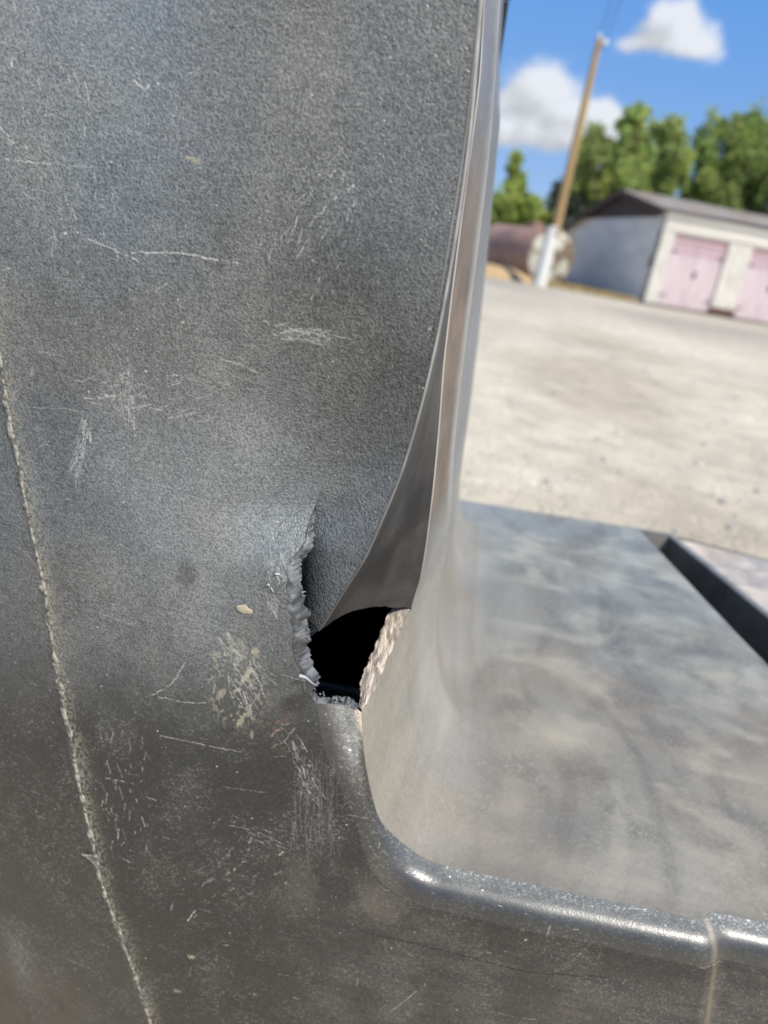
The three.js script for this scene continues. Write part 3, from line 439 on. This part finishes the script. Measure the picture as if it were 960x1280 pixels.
// ---- the ragged flash along the moulding seam
{
  const powder = paint(256, (u, v, o) => { const f = fbm(u * 10, v * 90, 4), k = 0.09 + 0.26 * smooth(0.3, 0.7, f); o[0] = k * 1.04; o[1] = k * 0.98; o[2] = k * 0.80; o[3] = f; o[4] = 0.9; });
  const fl = surf(8, 1400, (u, v) => {
    const y = lerp(0.24, 1.1, v), n = fbm(y * 260, 1, 4), m = fbm(y * 90, 6, 3), blob = gauss(y - 0.515, 0.0022) * 0.0085, bit = smooth(0.62, 0.75, noise(y * 210, 12)) * 0.0014, w = 0.0005 + 0.0014 * n * n + 0.0013 * smooth(0.45, 0.75, m), h = 0.0003 + 0.0009 * n, a = u * Math.PI;
    const x = seamX(y) + (m - 0.5) * 0.0012 + (noise(y * 35, 8) - 0.5) * 0.0012 - w * Math.cos(a) - (u < 0.5 ? (1 - u * 2) * (blob + bit) : 0); return [x, y + blob * 0.2 * (1 - u), zL(seamX(y) + 0.0015, y) - 0.0004 + h * Math.sin(a) + (noise(u * 9, y * 900) - 0.5) * 0.0004];
  }, (p) => [p[0] * 40, p[1] * 6]);
  mesh('seam_ridge', fl, std({ ...powder, roughness: 1, bumpScale: 0.0008 }), barrier).userData.label = 'ragged pale moulding seam down the left of the panel';
}

// ================================================================ THE YARD
{
  const maps = paint(1024, (u, v, o) => { // 3 m tile of trodden dust and crushed stone
    const x = u * 3, y = v * 3, f = fbm(x * 9, y * 9, 4), s = noise(x * 70, y * 70), s2 = noise(x * 160, y * 150), st = smooth(0.62, 0.8, s * 0.6 + noise(x * 30 + 9, y * 30) * 0.4);
    let k = 0.42 + 0.22 * (f - 0.5) + 0.08 * (s2 - 0.5) + 0.08 * st; o[0] = k * 1.08; o[1] = k * 0.965; o[2] = k * 0.755; o[3] = 0.3 + 0.5 * st + 0.3 * s2; o[4] = 0.95;
  }, false);
  const N = 220, map = (t) => Math.sign(t) * (Math.abs(t) ** 3) * 340;
  const g = sheet(N, N, (u, v) => { const x = map(u * 2 - 1), z = map(v * 2 - 1) - 8, h = 0.05 * (fbm(x * 0.3, z * 0.3, 3) - 0.5) * smooth(1.2, 4, Math.hypot(x, z)); return [x, h, z]; }, (p) => [p[0] / 3, p[2] / 3], (p) => {
    const far = smooth(6, 16, -p[2]), n = fbm(p[0] * 0.35 + 9, p[2] * 0.18, 4), b = fbm(p[0] * 0.9, p[2] * 0.7 + 30, 3), k = lerp(1.06, 0.96, far) * (0.62 + 0.76 * n), dirt = smooth(0.5, 0.72, b) * (1 - far) * 0.35;
    return [k * 1.02 * (1 - dirt * 0.55), k * (1 - dirt * 0.6), k * lerp(0.97, 0.99, far) * (1 - dirt * 0.72)];
  });
  mesh('ground', g, std({ ...maps, roughness: 1, bumpScale: 0.012, vertexColors: true })).userData.kind = 'structure';
  // loose pebbles on the nearer ground
  const r = rng(31), pg = new THREE.IcosahedronGeometry(1, 1), pp = pg.attributes.position; for (let i = 0; i < pp.count; i++) { const k = 0.8 + 0.4 * noise(pp.getX(i) * 3 + 7, pp.getY(i) * 3 + pp.getZ(i)); pp.setXYZ(i, pp.getX(i) * k, pp.getY(i) * k * 0.6, pp.getZ(i) * k); } pg.computeVertexNormals();
  const n = 2600, im = new THREE.InstancedMesh(pg, std({ color: rgb(1, 1, 1), roughness: 0.95 }), n), M = new THREE.Matrix4(), q = new THREE.Quaternion(), e = new THREE.Euler();
  for (let i = 0; i < n; i++) {
    const z = -1.3 - 16 * r() ** 1.8, x = (r() - 0.35) * (2.5 - z * 1.1), s = 0.004 + 0.014 * r() ** 4; q.setFromEuler(e.set(0, r() * 6, 0));
    im.setMatrixAt(i, M.compose(new THREE.Vector3(x, 0.05 * (fbm(x * 0.3, z * 0.3, 3) - 0.5) * smooth(1.2, 4, Math.hypot(x, z)) + s * 0.2, z), q, new THREE.Vector3(s * (0.8 + r() * 0.6), s, s))); const k = 0.3 + 0.2 * r(); im.setColorAt(i, rgb(k * 1.05, k * 0.97, k * 0.84));
  }
  im.name = 'gravel'; im.castShadow = im.receiveShadow = true; tag(im, 'loose pale gravel scattered over the dusty yard', 'gravel', null, 'stuff'); scene.add(im);
}
// ---- garage row
const plaster = (r, g, b, s = 1, seed = 0) => paint(512, (u, v, o) => { const f = fbm(u * 8 + seed, v * 8, 5), h = fbm(u * 3 + 40, v * 26 + seed, 3), p = smooth(0.60, 0.68, fbm(u * 11 + seed * 3, v * 11 + 5, 4)) * s, k = 0.85 + 0.3 * (f - 0.5) + 0.16 * (h - 0.5); o[0] = lerp(r * k, 0.22, p * 0.5); o[1] = lerp(g * k, 0.17, p * 0.5); o[2] = lerp(b * k, 0.13, p * 0.5); o[3] = f; }, false);
{
  const garage = thing('garage_row', 'low whitewashed garage row with pink doors and a brown corrugated roof', 'garage', [7.95, 0, -28.3], 0.152);
  const white = std({ ...plaster(0.74, 0.71, 0.63, 0.45), roughness: 0.95, bumpScale: 0.01 }), gable = std({ ...plaster(0.84, 0.79, 0.71, 0.15, 4), roughness: 0.95, bumpScale: 0.01 }), pinkMap = paint(512, (u, v, o) => { const f = fbm(u * 6, v * 5, 4), w = fbm(u * 40, v * 4, 3), k = 0.92 + 0.25 * (f - 0.5) + 0.1 * (w - 0.5), d = smooth(0.78, 0.86, v) * 0.25; o[0] = 0.64 * k * (1 - d * 0.6); o[1] = 0.525 * k * (1 - d); o[2] = 0.54 * k * (1 - d * 0.8); o[3] = w; }, false);
  const pink = std({ ...pinkMap, roughness: 0.6, bumpScale: 0.004 }), pinkTop = std({ color: rgb(0.52, 0.36, 0.37), roughness: 0.7 }), iron = std({ color: rgb(0.10, 0.085, 0.08), roughness: 0.7 }), brick = std({ ...plaster(0.30, 0.17, 0.12, 0.5, 9), roughness: 0.95 }), wood = std({ color: rgb(0.085, 0.055, 0.042), roughness: 0.9 });
  const roofMap = paint(512, (u, v, o) => { const f = fbm(u * 12, v * 8, 5), m = smooth(0.5, 0.7, fbm(u * 5 + 3, v * 5, 4)), k = 0.25 + 0.14 * (f - 0.5); o[0] = lerp(k * 1.10, 0.25, m); o[1] = lerp(k * 0.99, 0.19, m); o[2] = lerp(k * 0.86, 0.14, m); o[3] = f; }, false);
  const roofMat = std({ ...roofMap, roughness: 0.95, bumpScale: 0.01 }), H = 3.1, D = 10.6, L = 27, RZ = -4.3, RH = 4.05;
  mesh('gable_wall', box(0.35, H - 0.12, D, 0.175, (H - 0.12) / 2, -D / 2 - 0.02), gable, garage).userData.label = 'grey shaded end wall of the garage row';
  const tri = new THREE.Shape(); tri.moveTo(0, H - 0.12); tri.lineTo(-RZ, RH - 0.1); tri.lineTo(D, H - 0.42); tri.lineTo(D, H - 0.6); tri.lineTo(0, H - 0.12);
  const tg = new THREE.ExtrudeGeometry(tri, { depth: 0.3, bevelEnabled: false }); tg.rotateY(Math.PI / 2); tg.translate(0.03, 0, 0); mesh('gable_infill', tg, std({ ...plaster(0.24, 0.19, 0.17, 0.7, 12), roughness: 0.95 }), garage).userData.label = 'dark brick triangle under the roof';
  mesh('rear_wall', box(L, H - 0.5, 0.3, L / 2, (H - 0.5) / 2, -D + 0.15), gable, garage);
  mesh('lintel', box(L, 0.46, 0.42, L / 2 + 0.01, H - 0.33, -0.2), white, garage); mesh('eave_band', box(L + 0.1, 0.16, 0.55, L / 2, H - 0.02, -0.2), white, garage);
  mesh('plinth', box(L, 0.10, 0.5, L / 2, 0.03, -0.16), std({ ...plaster(0.42, 0.37, 0.30, 0.8, 2), roughness: 1 }), garage);
  const units = [[0.0, 0.48]]; let x = 0.48, n = 0;
  while (x < L - 3) { // pillar, door, pillar ...
    const dw = 2.08, door = new THREE.Group(); door.name = 'garage_door'; door.position.set(x + dw / 2, 0.08, -0.10); garage.add(door);
    for (const s of [-1, 1]) { const leaf = mesh('door_leaf', box(dw / 2 - 0.012, 2.16, 0.05, s * dw / 4, 1.08, 0), pink, door); for (const h of [0.35, 1.85]) mesh('hinge', box(0.26, 0.05, 0.02, s * (dw / 2 - 0.14), h, 0.036), iron, leaf); if (s > 0) mesh('lock', box(0.09, 0.20, 0.05, 0.10, 1.18, 0.05), iron, leaf); }
    mesh('door_head', box(dw, 0.30, 0.05, 0, 2.33, 0), pinkTop, door); for (const s of [-1, 1]) mesh('door_post', box(0.05, 2.45, 0.07, s * dw / 2, 1.22, 0.02), pinkTop, door);
    n++; x += dw; units.push([x, 0.92]); x += 0.92;
  }
  for (const [px0, w] of units) { mesh('pillar', box(w, H - 0.54, 0.42, px0 + w / 2, (H - 0.54) / 2 + 0.03, -0.2), white, garage); if (px0 > 0) mesh('pillar_base', box(w + 0.04, 0.22, 0.06, px0 + w / 2, 0.19, 0.04), brick, garage); }
  // corrugated roof: two slopes
  const slope = (z0, y0, z1, y1) => { const g = sheet(Math.round(L * 24), 8, (u, v) => { const X = lerp(-0.28, L + 0.1, u); return [X, lerp(y0, y1, v) + 0.025 * Math.sin(X * 36) - 0.05 * Math.sin(v * Math.PI) + 0.03 * (noise(X * 0.8, v * 3) - 0.5), lerp(z0, z1, v)]; }, (p) => [p[0] / 4, p[2] / 4]); return g; };
  mesh('roof', slope(0.15, H + 0.12, RZ, RH), roofMat, garage); mesh('roof', slope(RZ, RH, -D - 0.4, H - 0.62), roofMat, garage);
  mesh('roof_soffit', slope(0.13, H + 0.075, RZ, RH - 0.07), wood, garage);
  const fas = (z0, y0, z1, y1) => { const l = Math.hypot(z1 - z0, y1 - y0), b = box(0.05, 0.20, l); b.rotateX(Math.atan2(y1 - y0, -(z1 - z0)) ); b.translate(-0.25, (y0 + y1) / 2 - 0.12, (z0 + z1) / 2); return b; };
  mesh('fascia_board', fas(0.15, H + 0.12, RZ, RH), wood, garage); mesh('fascia_board', fas(RZ, RH, -D - 0.4, H - 0.62), wood, garage);
  for (const b of [box(0.02, 0.35, 0.3, -0.003, 1.45, -0.35), box(0.02, 1.1, 0.10, -0.003, 2.3, -0.09)]) mesh('bare_patch', b, std({ color: rgb(0.16, 0.15, 0.14), roughness: 1 }), garage);
}
// ---- rusty tank lying beside the garage
{
  const tank = thing('rusty_tank', 'rusty cylindrical steel tank lying on its side with a patchy white end', 'tank', [4.75, 0, -31.3], 0);
  const R = 1.04, L = 4.4; const ax = new THREE.Group(); ax.name = 'tank_body';
  const rust = std({ ...paint(512, (u, v, o) => { const f = fbm(u * 14, v * 10, 5), m = smooth(0.45, 0.65, fbm(u * 6, v * 6 + 5, 4)); o[0] = lerp(0.24, 0.34, m) * (0.7 + 0.6 * f); o[1] = lerp(0.15, 0.20, m) * (0.7 + 0.6 * f); o[2] = lerp(0.125, 0.15, m) * (0.7 + 0.6 * f); o[3] = f; }, false), roughness: 0.85, bumpScale: 0.01 });
  const cap = std({ ...paint(512, (u, v, o) => { const f = fbm(u * 7, v * 7, 5), g = smooth(0.46, 0.54, f), gr = fbm(u * 12 + 8, v * 12, 3), dk = smooth(0.1, 0, Math.abs(v - 0.52)) * 0.6; const w = [0.52, 0.52, 0.44], b = [lerp(0.22, 0.15, gr), lerp(0.13, 0.15, gr), lerp(0.09, 0.10, gr)]; for (let c = 0; c < 3; c++) o[c] = lerp(lerp(w[c], b[c], 1 - g), b[c] * 0.8, dk); o[3] = f; }, false), roughness: 0.8, bumpScale: 0.01 });
  const turn = 0.42; // axis of the drum: its painted end looks to the front and right
  const cyl = new THREE.CylinderGeometry(R, R, L, 64, 6, true); cyl.rotateX(Math.PI / 2); cyl.translate(0, R + 0.02, -L / 2); cyl.rotateY(turn);
  mesh('drum', cyl, rust, tank);
  const dish = sheet(48, 12, (u, v) => { const a = u * 2 * Math.PI, rr = R * v; return [Math.cos(a) * rr, Math.sin(a) * rr + R + 0.02, 0.16 * (1 - v * v) ]; }, (p) => [p[0] / 2.2 + 0.5, p[1] / 2.2]); dish.rotateY(turn); mesh('end_cap', dish, cap, tank).userData.label = 'patchy white painted end of the tank';
  const dish2 = sheet(32, 6, (u, v) => { const a = u * 2 * Math.PI, rr = R * v; return [Math.cos(a) * rr, Math.sin(a) * rr + R + 0.02, -L - 0.16 * (1 - v * v)]; }); dish2.rotateY(turn); mesh('end_cap', dish2, rust, tank);
  const ring = new THREE.TorusGeometry(R + 0.005, 0.035, 8, 64); ring.translate(0, R + 0.02, 0); ring.rotateY(turn); mesh('end_ring', ring, rust, tank);
  const hatch = new THREE.CylinderGeometry(0.28, 0.3, 0.24, 24); hatch.translate(0, 2 * R + 0.1, -1.6); hatch.rotateY(turn); mesh('hatch', hatch, rust, tank);
  for (const z of [-0.5, -3.8]) { const cg = box(1.5, 0.36, 0.22, 0, 0.15, z); cg.rotateY(turn); mesh('cradle', cg, std({ color: rgb(0.2, 0.17, 0.14), roughness: 1 }), tank); }
}
// ---- sand heap and verge
{
  const heap = sheet(70, 50, (u, v) => { const a = u * 2 * Math.PI, r = v, x = Math.cos(a) * r * 2.3, z = Math.sin(a) * r * 1.5, n = fbm(x * 1.5 + 7, z * 1.5, 4); return [x, 0.46 * (1 - r * r) ** 1.5 * (0.75 + 0.5 * n) - 0.05 * r, z]; }, (p) => [p[0] / 3, p[2] / 3]);
  const h = mesh('sand_heap', heap, std({ ...paint(256, (u, v, o) => { const f = fbm(u * 20, v * 20, 4), k = 0.75 + 0.5 * f; o[0] = 0.44 * k; o[1] = 0.30 * k; o[2] = 0.155 * k; o[3] = f; }, false), roughness: 1, bumpScale: 0.02 }));
  h.position.set(2.45, 0, -29.3); tag(h, 'low heap of orange sand in front of the rusty tank', 'sand heap');
  // dry grass along the foot of the tank and the garage
  const r = rng(77), bl = sheet(1, 3, (u, v) => [(u - 0.5) * 0.02 * (1 - v), v * 0.22, 0.09 * v * v]), n = 9000, im = new THREE.InstancedMesh(bl, std({ color: rgb(1, 1, 1), roughness: 0.9 }), n), M = new THREE.Matrix4(), q = new THREE.Quaternion(), e = new THREE.Euler();
  for (let i = 0; i < n; i++) {
    const k = r(); let x, z; if (k < 0.6) { const s = r(); x = 7.75 - 0.153 * s * 9 - r() ** 1.5 * 1.3; z = -28.1 - s * 9; } else { x = 2.2 + r() * 4.6; z = -28.3 - r() * 2.6 - (x - 2) * 0.1; }
    q.setFromEuler(e.set((r() - 0.5) * 0.5, r() * 6.3, (r() - 0.5) * 0.5)); const s = 0.4 + r() * 0.9; im.setMatrixAt(i, M.compose(new THREE.Vector3(x, 0, z), q, new THREE.Vector3(s, s, s))); const w = r(); im.setColorAt(i, w < 0.86 ? rgb(0.46 + 0.1 * r(), 0.35 + 0.06 * r(), 0.19) : rgb(0.17, 0.19 + 0.05 * r(), 0.07));
  }
  im.name = 'dry_grass'; im.castShadow = im.receiveShadow = true; tag(im, 'dry yellow grass along the foot of the garage and tank', 'grass', null, 'stuff'); scene.add(im);
}
// ---- pole and wires
{
  const pole = thing('utility_pole', 'tall yellowish wooden pole with a white painted foot before the tank', 'pole', [4.0, 0, -27.3]);
  const wood = std({ ...paint(256, (u, v, o) => { const f = fbm(u * 30, v * 4, 4), k = 0.7 + 0.6 * f; o[0] = 0.36 * k; o[1] = 0.245 * k; o[2] = 0.115 * k; o[3] = f; }, false), roughness: 0.9, bumpScale: 0.01 }), paintW = std({ color: rgb(0.70, 0.69, 0.65), roughness: 0.9 });
  const shaft = new THREE.CylinderGeometry(0.10, 0.165, 5.95, 20, 8); shaft.translate(0.10, 4.6, 0); mesh('shaft', shaft, wood, pole);
  const stub = new THREE.CylinderGeometry(0.19, 0.24, 2.0, 8, 2); stub.rotateZ(-0.02); stub.translate(-0.02, 0.98, 0.06); mesh('foot', stub, paintW, pole).userData.label = 'white painted concrete foot of the pole';
  const tie = new THREE.TorusGeometry(0.205, 0.02, 8, 24); tie.rotateX(Math.PI / 2); const t2 = tie.clone(); tie.translate(0.04, 1.72, 0.03); t2.translate(0.04, 1.9, 0.03); for (const t of [tie, t2]) mesh('tie_wire', t, std({ color: rgb(0.12, 0.1, 0.09), roughness: 0.6, metalness: 0.5 }), pole);
  const hook = new THREE.TubeGeometry(new THREE.CatmullRomCurve3([[0.08, 7.38, 0], [0.24, 7.36, 0.05], [0.29, 7.42, 0.06], [0.29, 7.54, 0.06]].map((a) => new THREE.Vector3(...a))), 14, 0.015, 6); mesh('hook', hook, std({ color: rgb(0.1, 0.09, 0.08), roughness: 0.6, metalness: 0.6 }), pole);
  const ins = new THREE.LatheGeometry([[0, 0], [0.075, 0], [0.085, 0.04], [0.05, 0.08], [0.07, 0.12], [0.035, 0.19], [0, 0.2]].map((a) => new THREE.Vector2(...a)), 16); const i2 = ins.clone(); ins.translate(0.29, 7.42, 0.06); mesh('insulator', ins, std({ color: rgb(0.75, 0.75, 0.72), roughness: 0.25 }), pole);
  i2.translate(0.08, 7.55, 0); mesh('insulator', i2, std({ color: rgb(0.55, 0.55, 0.52), roughness: 0.3 }), pole);
  const wire = (name, a, b, sag, label) => { const A = new THREE.Vector3(...a), B = new THREE.Vector3(...b), P = []; for (let k = 0; k <= 16; k++) { const t = k / 16, p = A.clone().lerp(B, t); p.y -= sag * 4 * t * (1 - t); P.push(p); } return tag(mesh(name, new THREE.TubeGeometry(new THREE.CatmullRomCurve3(P), 40, 0.012, 6), std({ color: rgb(0.06, 0.06, 0.065), roughness: 0.6 })), label, 'wire'); };
  wire('overhead_wire', [4.08, 7.74, -27.3], [2.05, 9.3, -10], 0.25, 'dark overhead wire rising from the tip of the pole');
  wire('overhead_wire', [4.29, 7.6, -27.24], [2.3, 9.2, -10], 0.25, 'dark overhead wire from the white insulator beside the pole tip');
}
// ---- trees
{
  const leafG = (() => { const gs = []; const r = rng(3); for (let i = 0; i < 5; i++) { const g = sheet(2, 2, (u, v) => [(u - 0.5) * 0.10 * Math.sin(Math.PI * (0.12 + 0.8 * v)), v * 0.17, 0.03 * Math.sin(u * Math.PI)]); g.rotateX((r() - 0.5) * 2.4); g.rotateY(r() * 6.3); g.rotateZ((r() - 0.5) * 2); g.translate((r() - 0.5) * 0.2, (r() - 0.5) * 0.2, (r() - 0.5) * 0.2); gs.push(g); } return mergeGeometries(gs); })();
  const bark = std({ ...paint(256, (u, v, o) => { const f = fbm(u * 24, v * 5, 4); o[0] = 0.13 * (0.6 + 0.8 * f); o[1] = 0.105 * (0.6 + 0.8 * f); o[2] = 0.08 * (0.6 + 0.8 * f); o[3] = f; }, false), roughness: 1, bumpScale: 0.02 });
  const leafMat = new THREE.MeshPhysicalMaterial({ color: rgb(1, 1, 1), roughness: 0.75, side: THREE.DoubleSide, transmission: 0.4, thickness: 0 });
  function tree(name, label, pos, h, lobes, n, tint, seed) { // lobes: [x, y, z, rx, ry, rz] of leaf masses
    const t = thing(name, label, 'tree', pos, 0), r = rng(seed), parts = [];
    const limb = (a, b, r0, r1) => { const d = new THREE.Vector3().subVectors(b, a), g = new THREE.CylinderGeometry(r1, r0, d.length(), 8, 1); g.translate(0, d.length() / 2, 0); g.applyQuaternion(new THREE.Quaternion().setFromUnitVectors(new THREE.Vector3(0, 1, 0), d.clone().normalize())); g.translate(a.x, a.y, a.z); parts.push(g); };
    const fork = new THREE.Vector3((r() - 0.5) * 0.4, h * 0.3, 0); limb(new THREE.Vector3(0, -0.1, 0), fork, h * 0.032, h * 0.022);
    for (const l of lobes) limb(fork, new THREE.Vector3(l[0], l[1], l[2]), h * 0.016, h * 0.004);
    mesh('trunk', mergeGeometries(parts), bark, t); const twigs = [], limbTo = (a, b) => { const d = new THREE.Vector3().subVectors(b, a), g = new THREE.CylinderGeometry(0.008, 0.03, d.length(), 5, 1); g.translate(0, d.length() / 2, 0); g.applyQuaternion(new THREE.Quaternion().setFromUnitVectors(new THREE.Vector3(0, 1, 0), d.clone().normalize())); g.translate(a.x, a.y, a.z); twigs.push(g); };
    const im = new THREE.InstancedMesh(leafG, leafMat, n), M = new THREE.Matrix4(), q = new THREE.Quaternion(), e = new THREE.Euler(); let vol = lobes.map((l) => l[3] * l[4] * l[5]), tot = vol.reduce((a, b) => a + b, 0), i = 0;
    const per = 62, gs = () => r() + r() + r() - 1.5;
    while (i < n) { // sprays of leaves on twigs spread through the leaf masses
      let k = r() * tot, j = 0; while (k > vol[j]) k -= vol[j++]; const l = lobes[j]; let x, y, z, m; do { x = r() * 2 - 1; y = r() * 2 - 1; z = r() * 2 - 1; m = Math.hypot(x, y, z); } while (m > 1 || m < 0.25);
      const C = new THREE.Vector3(l[0] + x * l[3], l[1] + y * l[4], l[2] + z * l[5]), s0 = 0.16 + 0.24 * r(), up = 0.9 + 1.3 * r(), ln = (r() - 0.5) * 0.5, tone = 0.7 + 0.55 * r(), yel = r() * 0.25;
      if (r() < 0.5) limbTo(new THREE.Vector3(l[0] * 0.6, l[1] - l[4] * 0.6, l[2] * 0.6), C);
      for (let p = 0; p < per && i < n; p++, i++) {
        const g = gs(), Y = C.y + g * s0 * up, X = C.x + gs() * s0 + g * ln * s0, Z = C.z + gs() * s0; q.setFromEuler(e.set(r() * 6, r() * 6, r() * 6)); const s = 0.5 + r() * 0.7;
        im.setMatrixAt(i, M.compose(new THREE.Vector3(X, Y, Z), q, new THREE.Vector3(s, s, s))); const w = tone * (0.8 + 0.4 * r()); im.setColorAt(i, rgb(tint[0] * w * (1 + yel), tint[1] * w, tint[2] * w));
      }
    }
    mesh('twigs', mergeGeometries(twigs), bark, t).userData.kind = 'stuff';
    im.count = i; im.name = 'crown'; im.userData.kind = 'stuff'; im.castShadow = im.receiveShadow = true; t.add(im); return t;
  }
  const G1 = [0.36, 0.50, 0.12], G2 = [0.33, 0.47, 0.11], G3 = [0.34, 0.48, 0.08], G4 = [0.17, 0.25, 0.15];
  tree('tall_tree', 'tall green tree with two crown tips behind the garage gable', [8.6, 0, -40], 8.4, [[-0.5, 6.3, 0, 1.0, 2.1, 1.2], [0.3, 6.9, -0.3, 0.85, 1.6, 1.0], [1.4, 6.0, 0.3, 1.5, 2.0, 1.5], [-1.5, 5.3, 0.2, 0.9, 1.7, 1.1], [-2.0, 5.9, 0, 0.55, 1.3, 0.8], [0.4, 4.6, 0.2, 2.4, 1.4, 1.6], [-0.6, 7.4, 0, 0.4, 1.1, 0.5], [1.9, 7.2, 0, 0.6, 1.0, 0.6]], 11500, G1, 101);
  tree('tall_tree', 'broad dense green tree over the garage roof at the right', [14.2, 0, -41], 9.4, [[-0.6, 7.1, 0, 1.8, 2.1, 1.6], [1.3, 7.2, 0, 1.9, 1.9, 1.7], [-1.6, 5.6, 0.2, 1.5, 1.8, 1.4], [0.6, 5.2, 0.3, 2.6, 1.7, 1.7], [2.8, 6.0, 0, 1.8, 2.2, 1.6]], 14500, G2, 102);
  tree('young_tree', 'small bright green tree behind the rusty tank', [3.6, 0, -40], 5.2, [[-0.1, 4.3, 0, 0.42, 1.25, 0.5], [0.5, 3.2, 0, 0.95, 0.9, 0.9], [-0.7, 2.9, 0.2, 0.8, 0.8, 0.8], [1.1, 2.7, 0.1, 0.7, 1.1, 0.8]], 3600, G3, 103);
  tree('dark_shrub', 'dark bluish green bush between the pole and the garage gable', [6.0, 0, -40.5], 4.6, [[0.2, 3.4, 0, 0.85, 1.3, 0.9], [1.0, 3.1, 0.2, 0.9, 1.2, 0.9], [-0.5, 2.3, 0, 0.8, 1.0, 0.8], [0.6, 1.8, 0, 1.4, 1.0, 1]], 5200, G4, 104);
}
renderer.render(scene, camera);
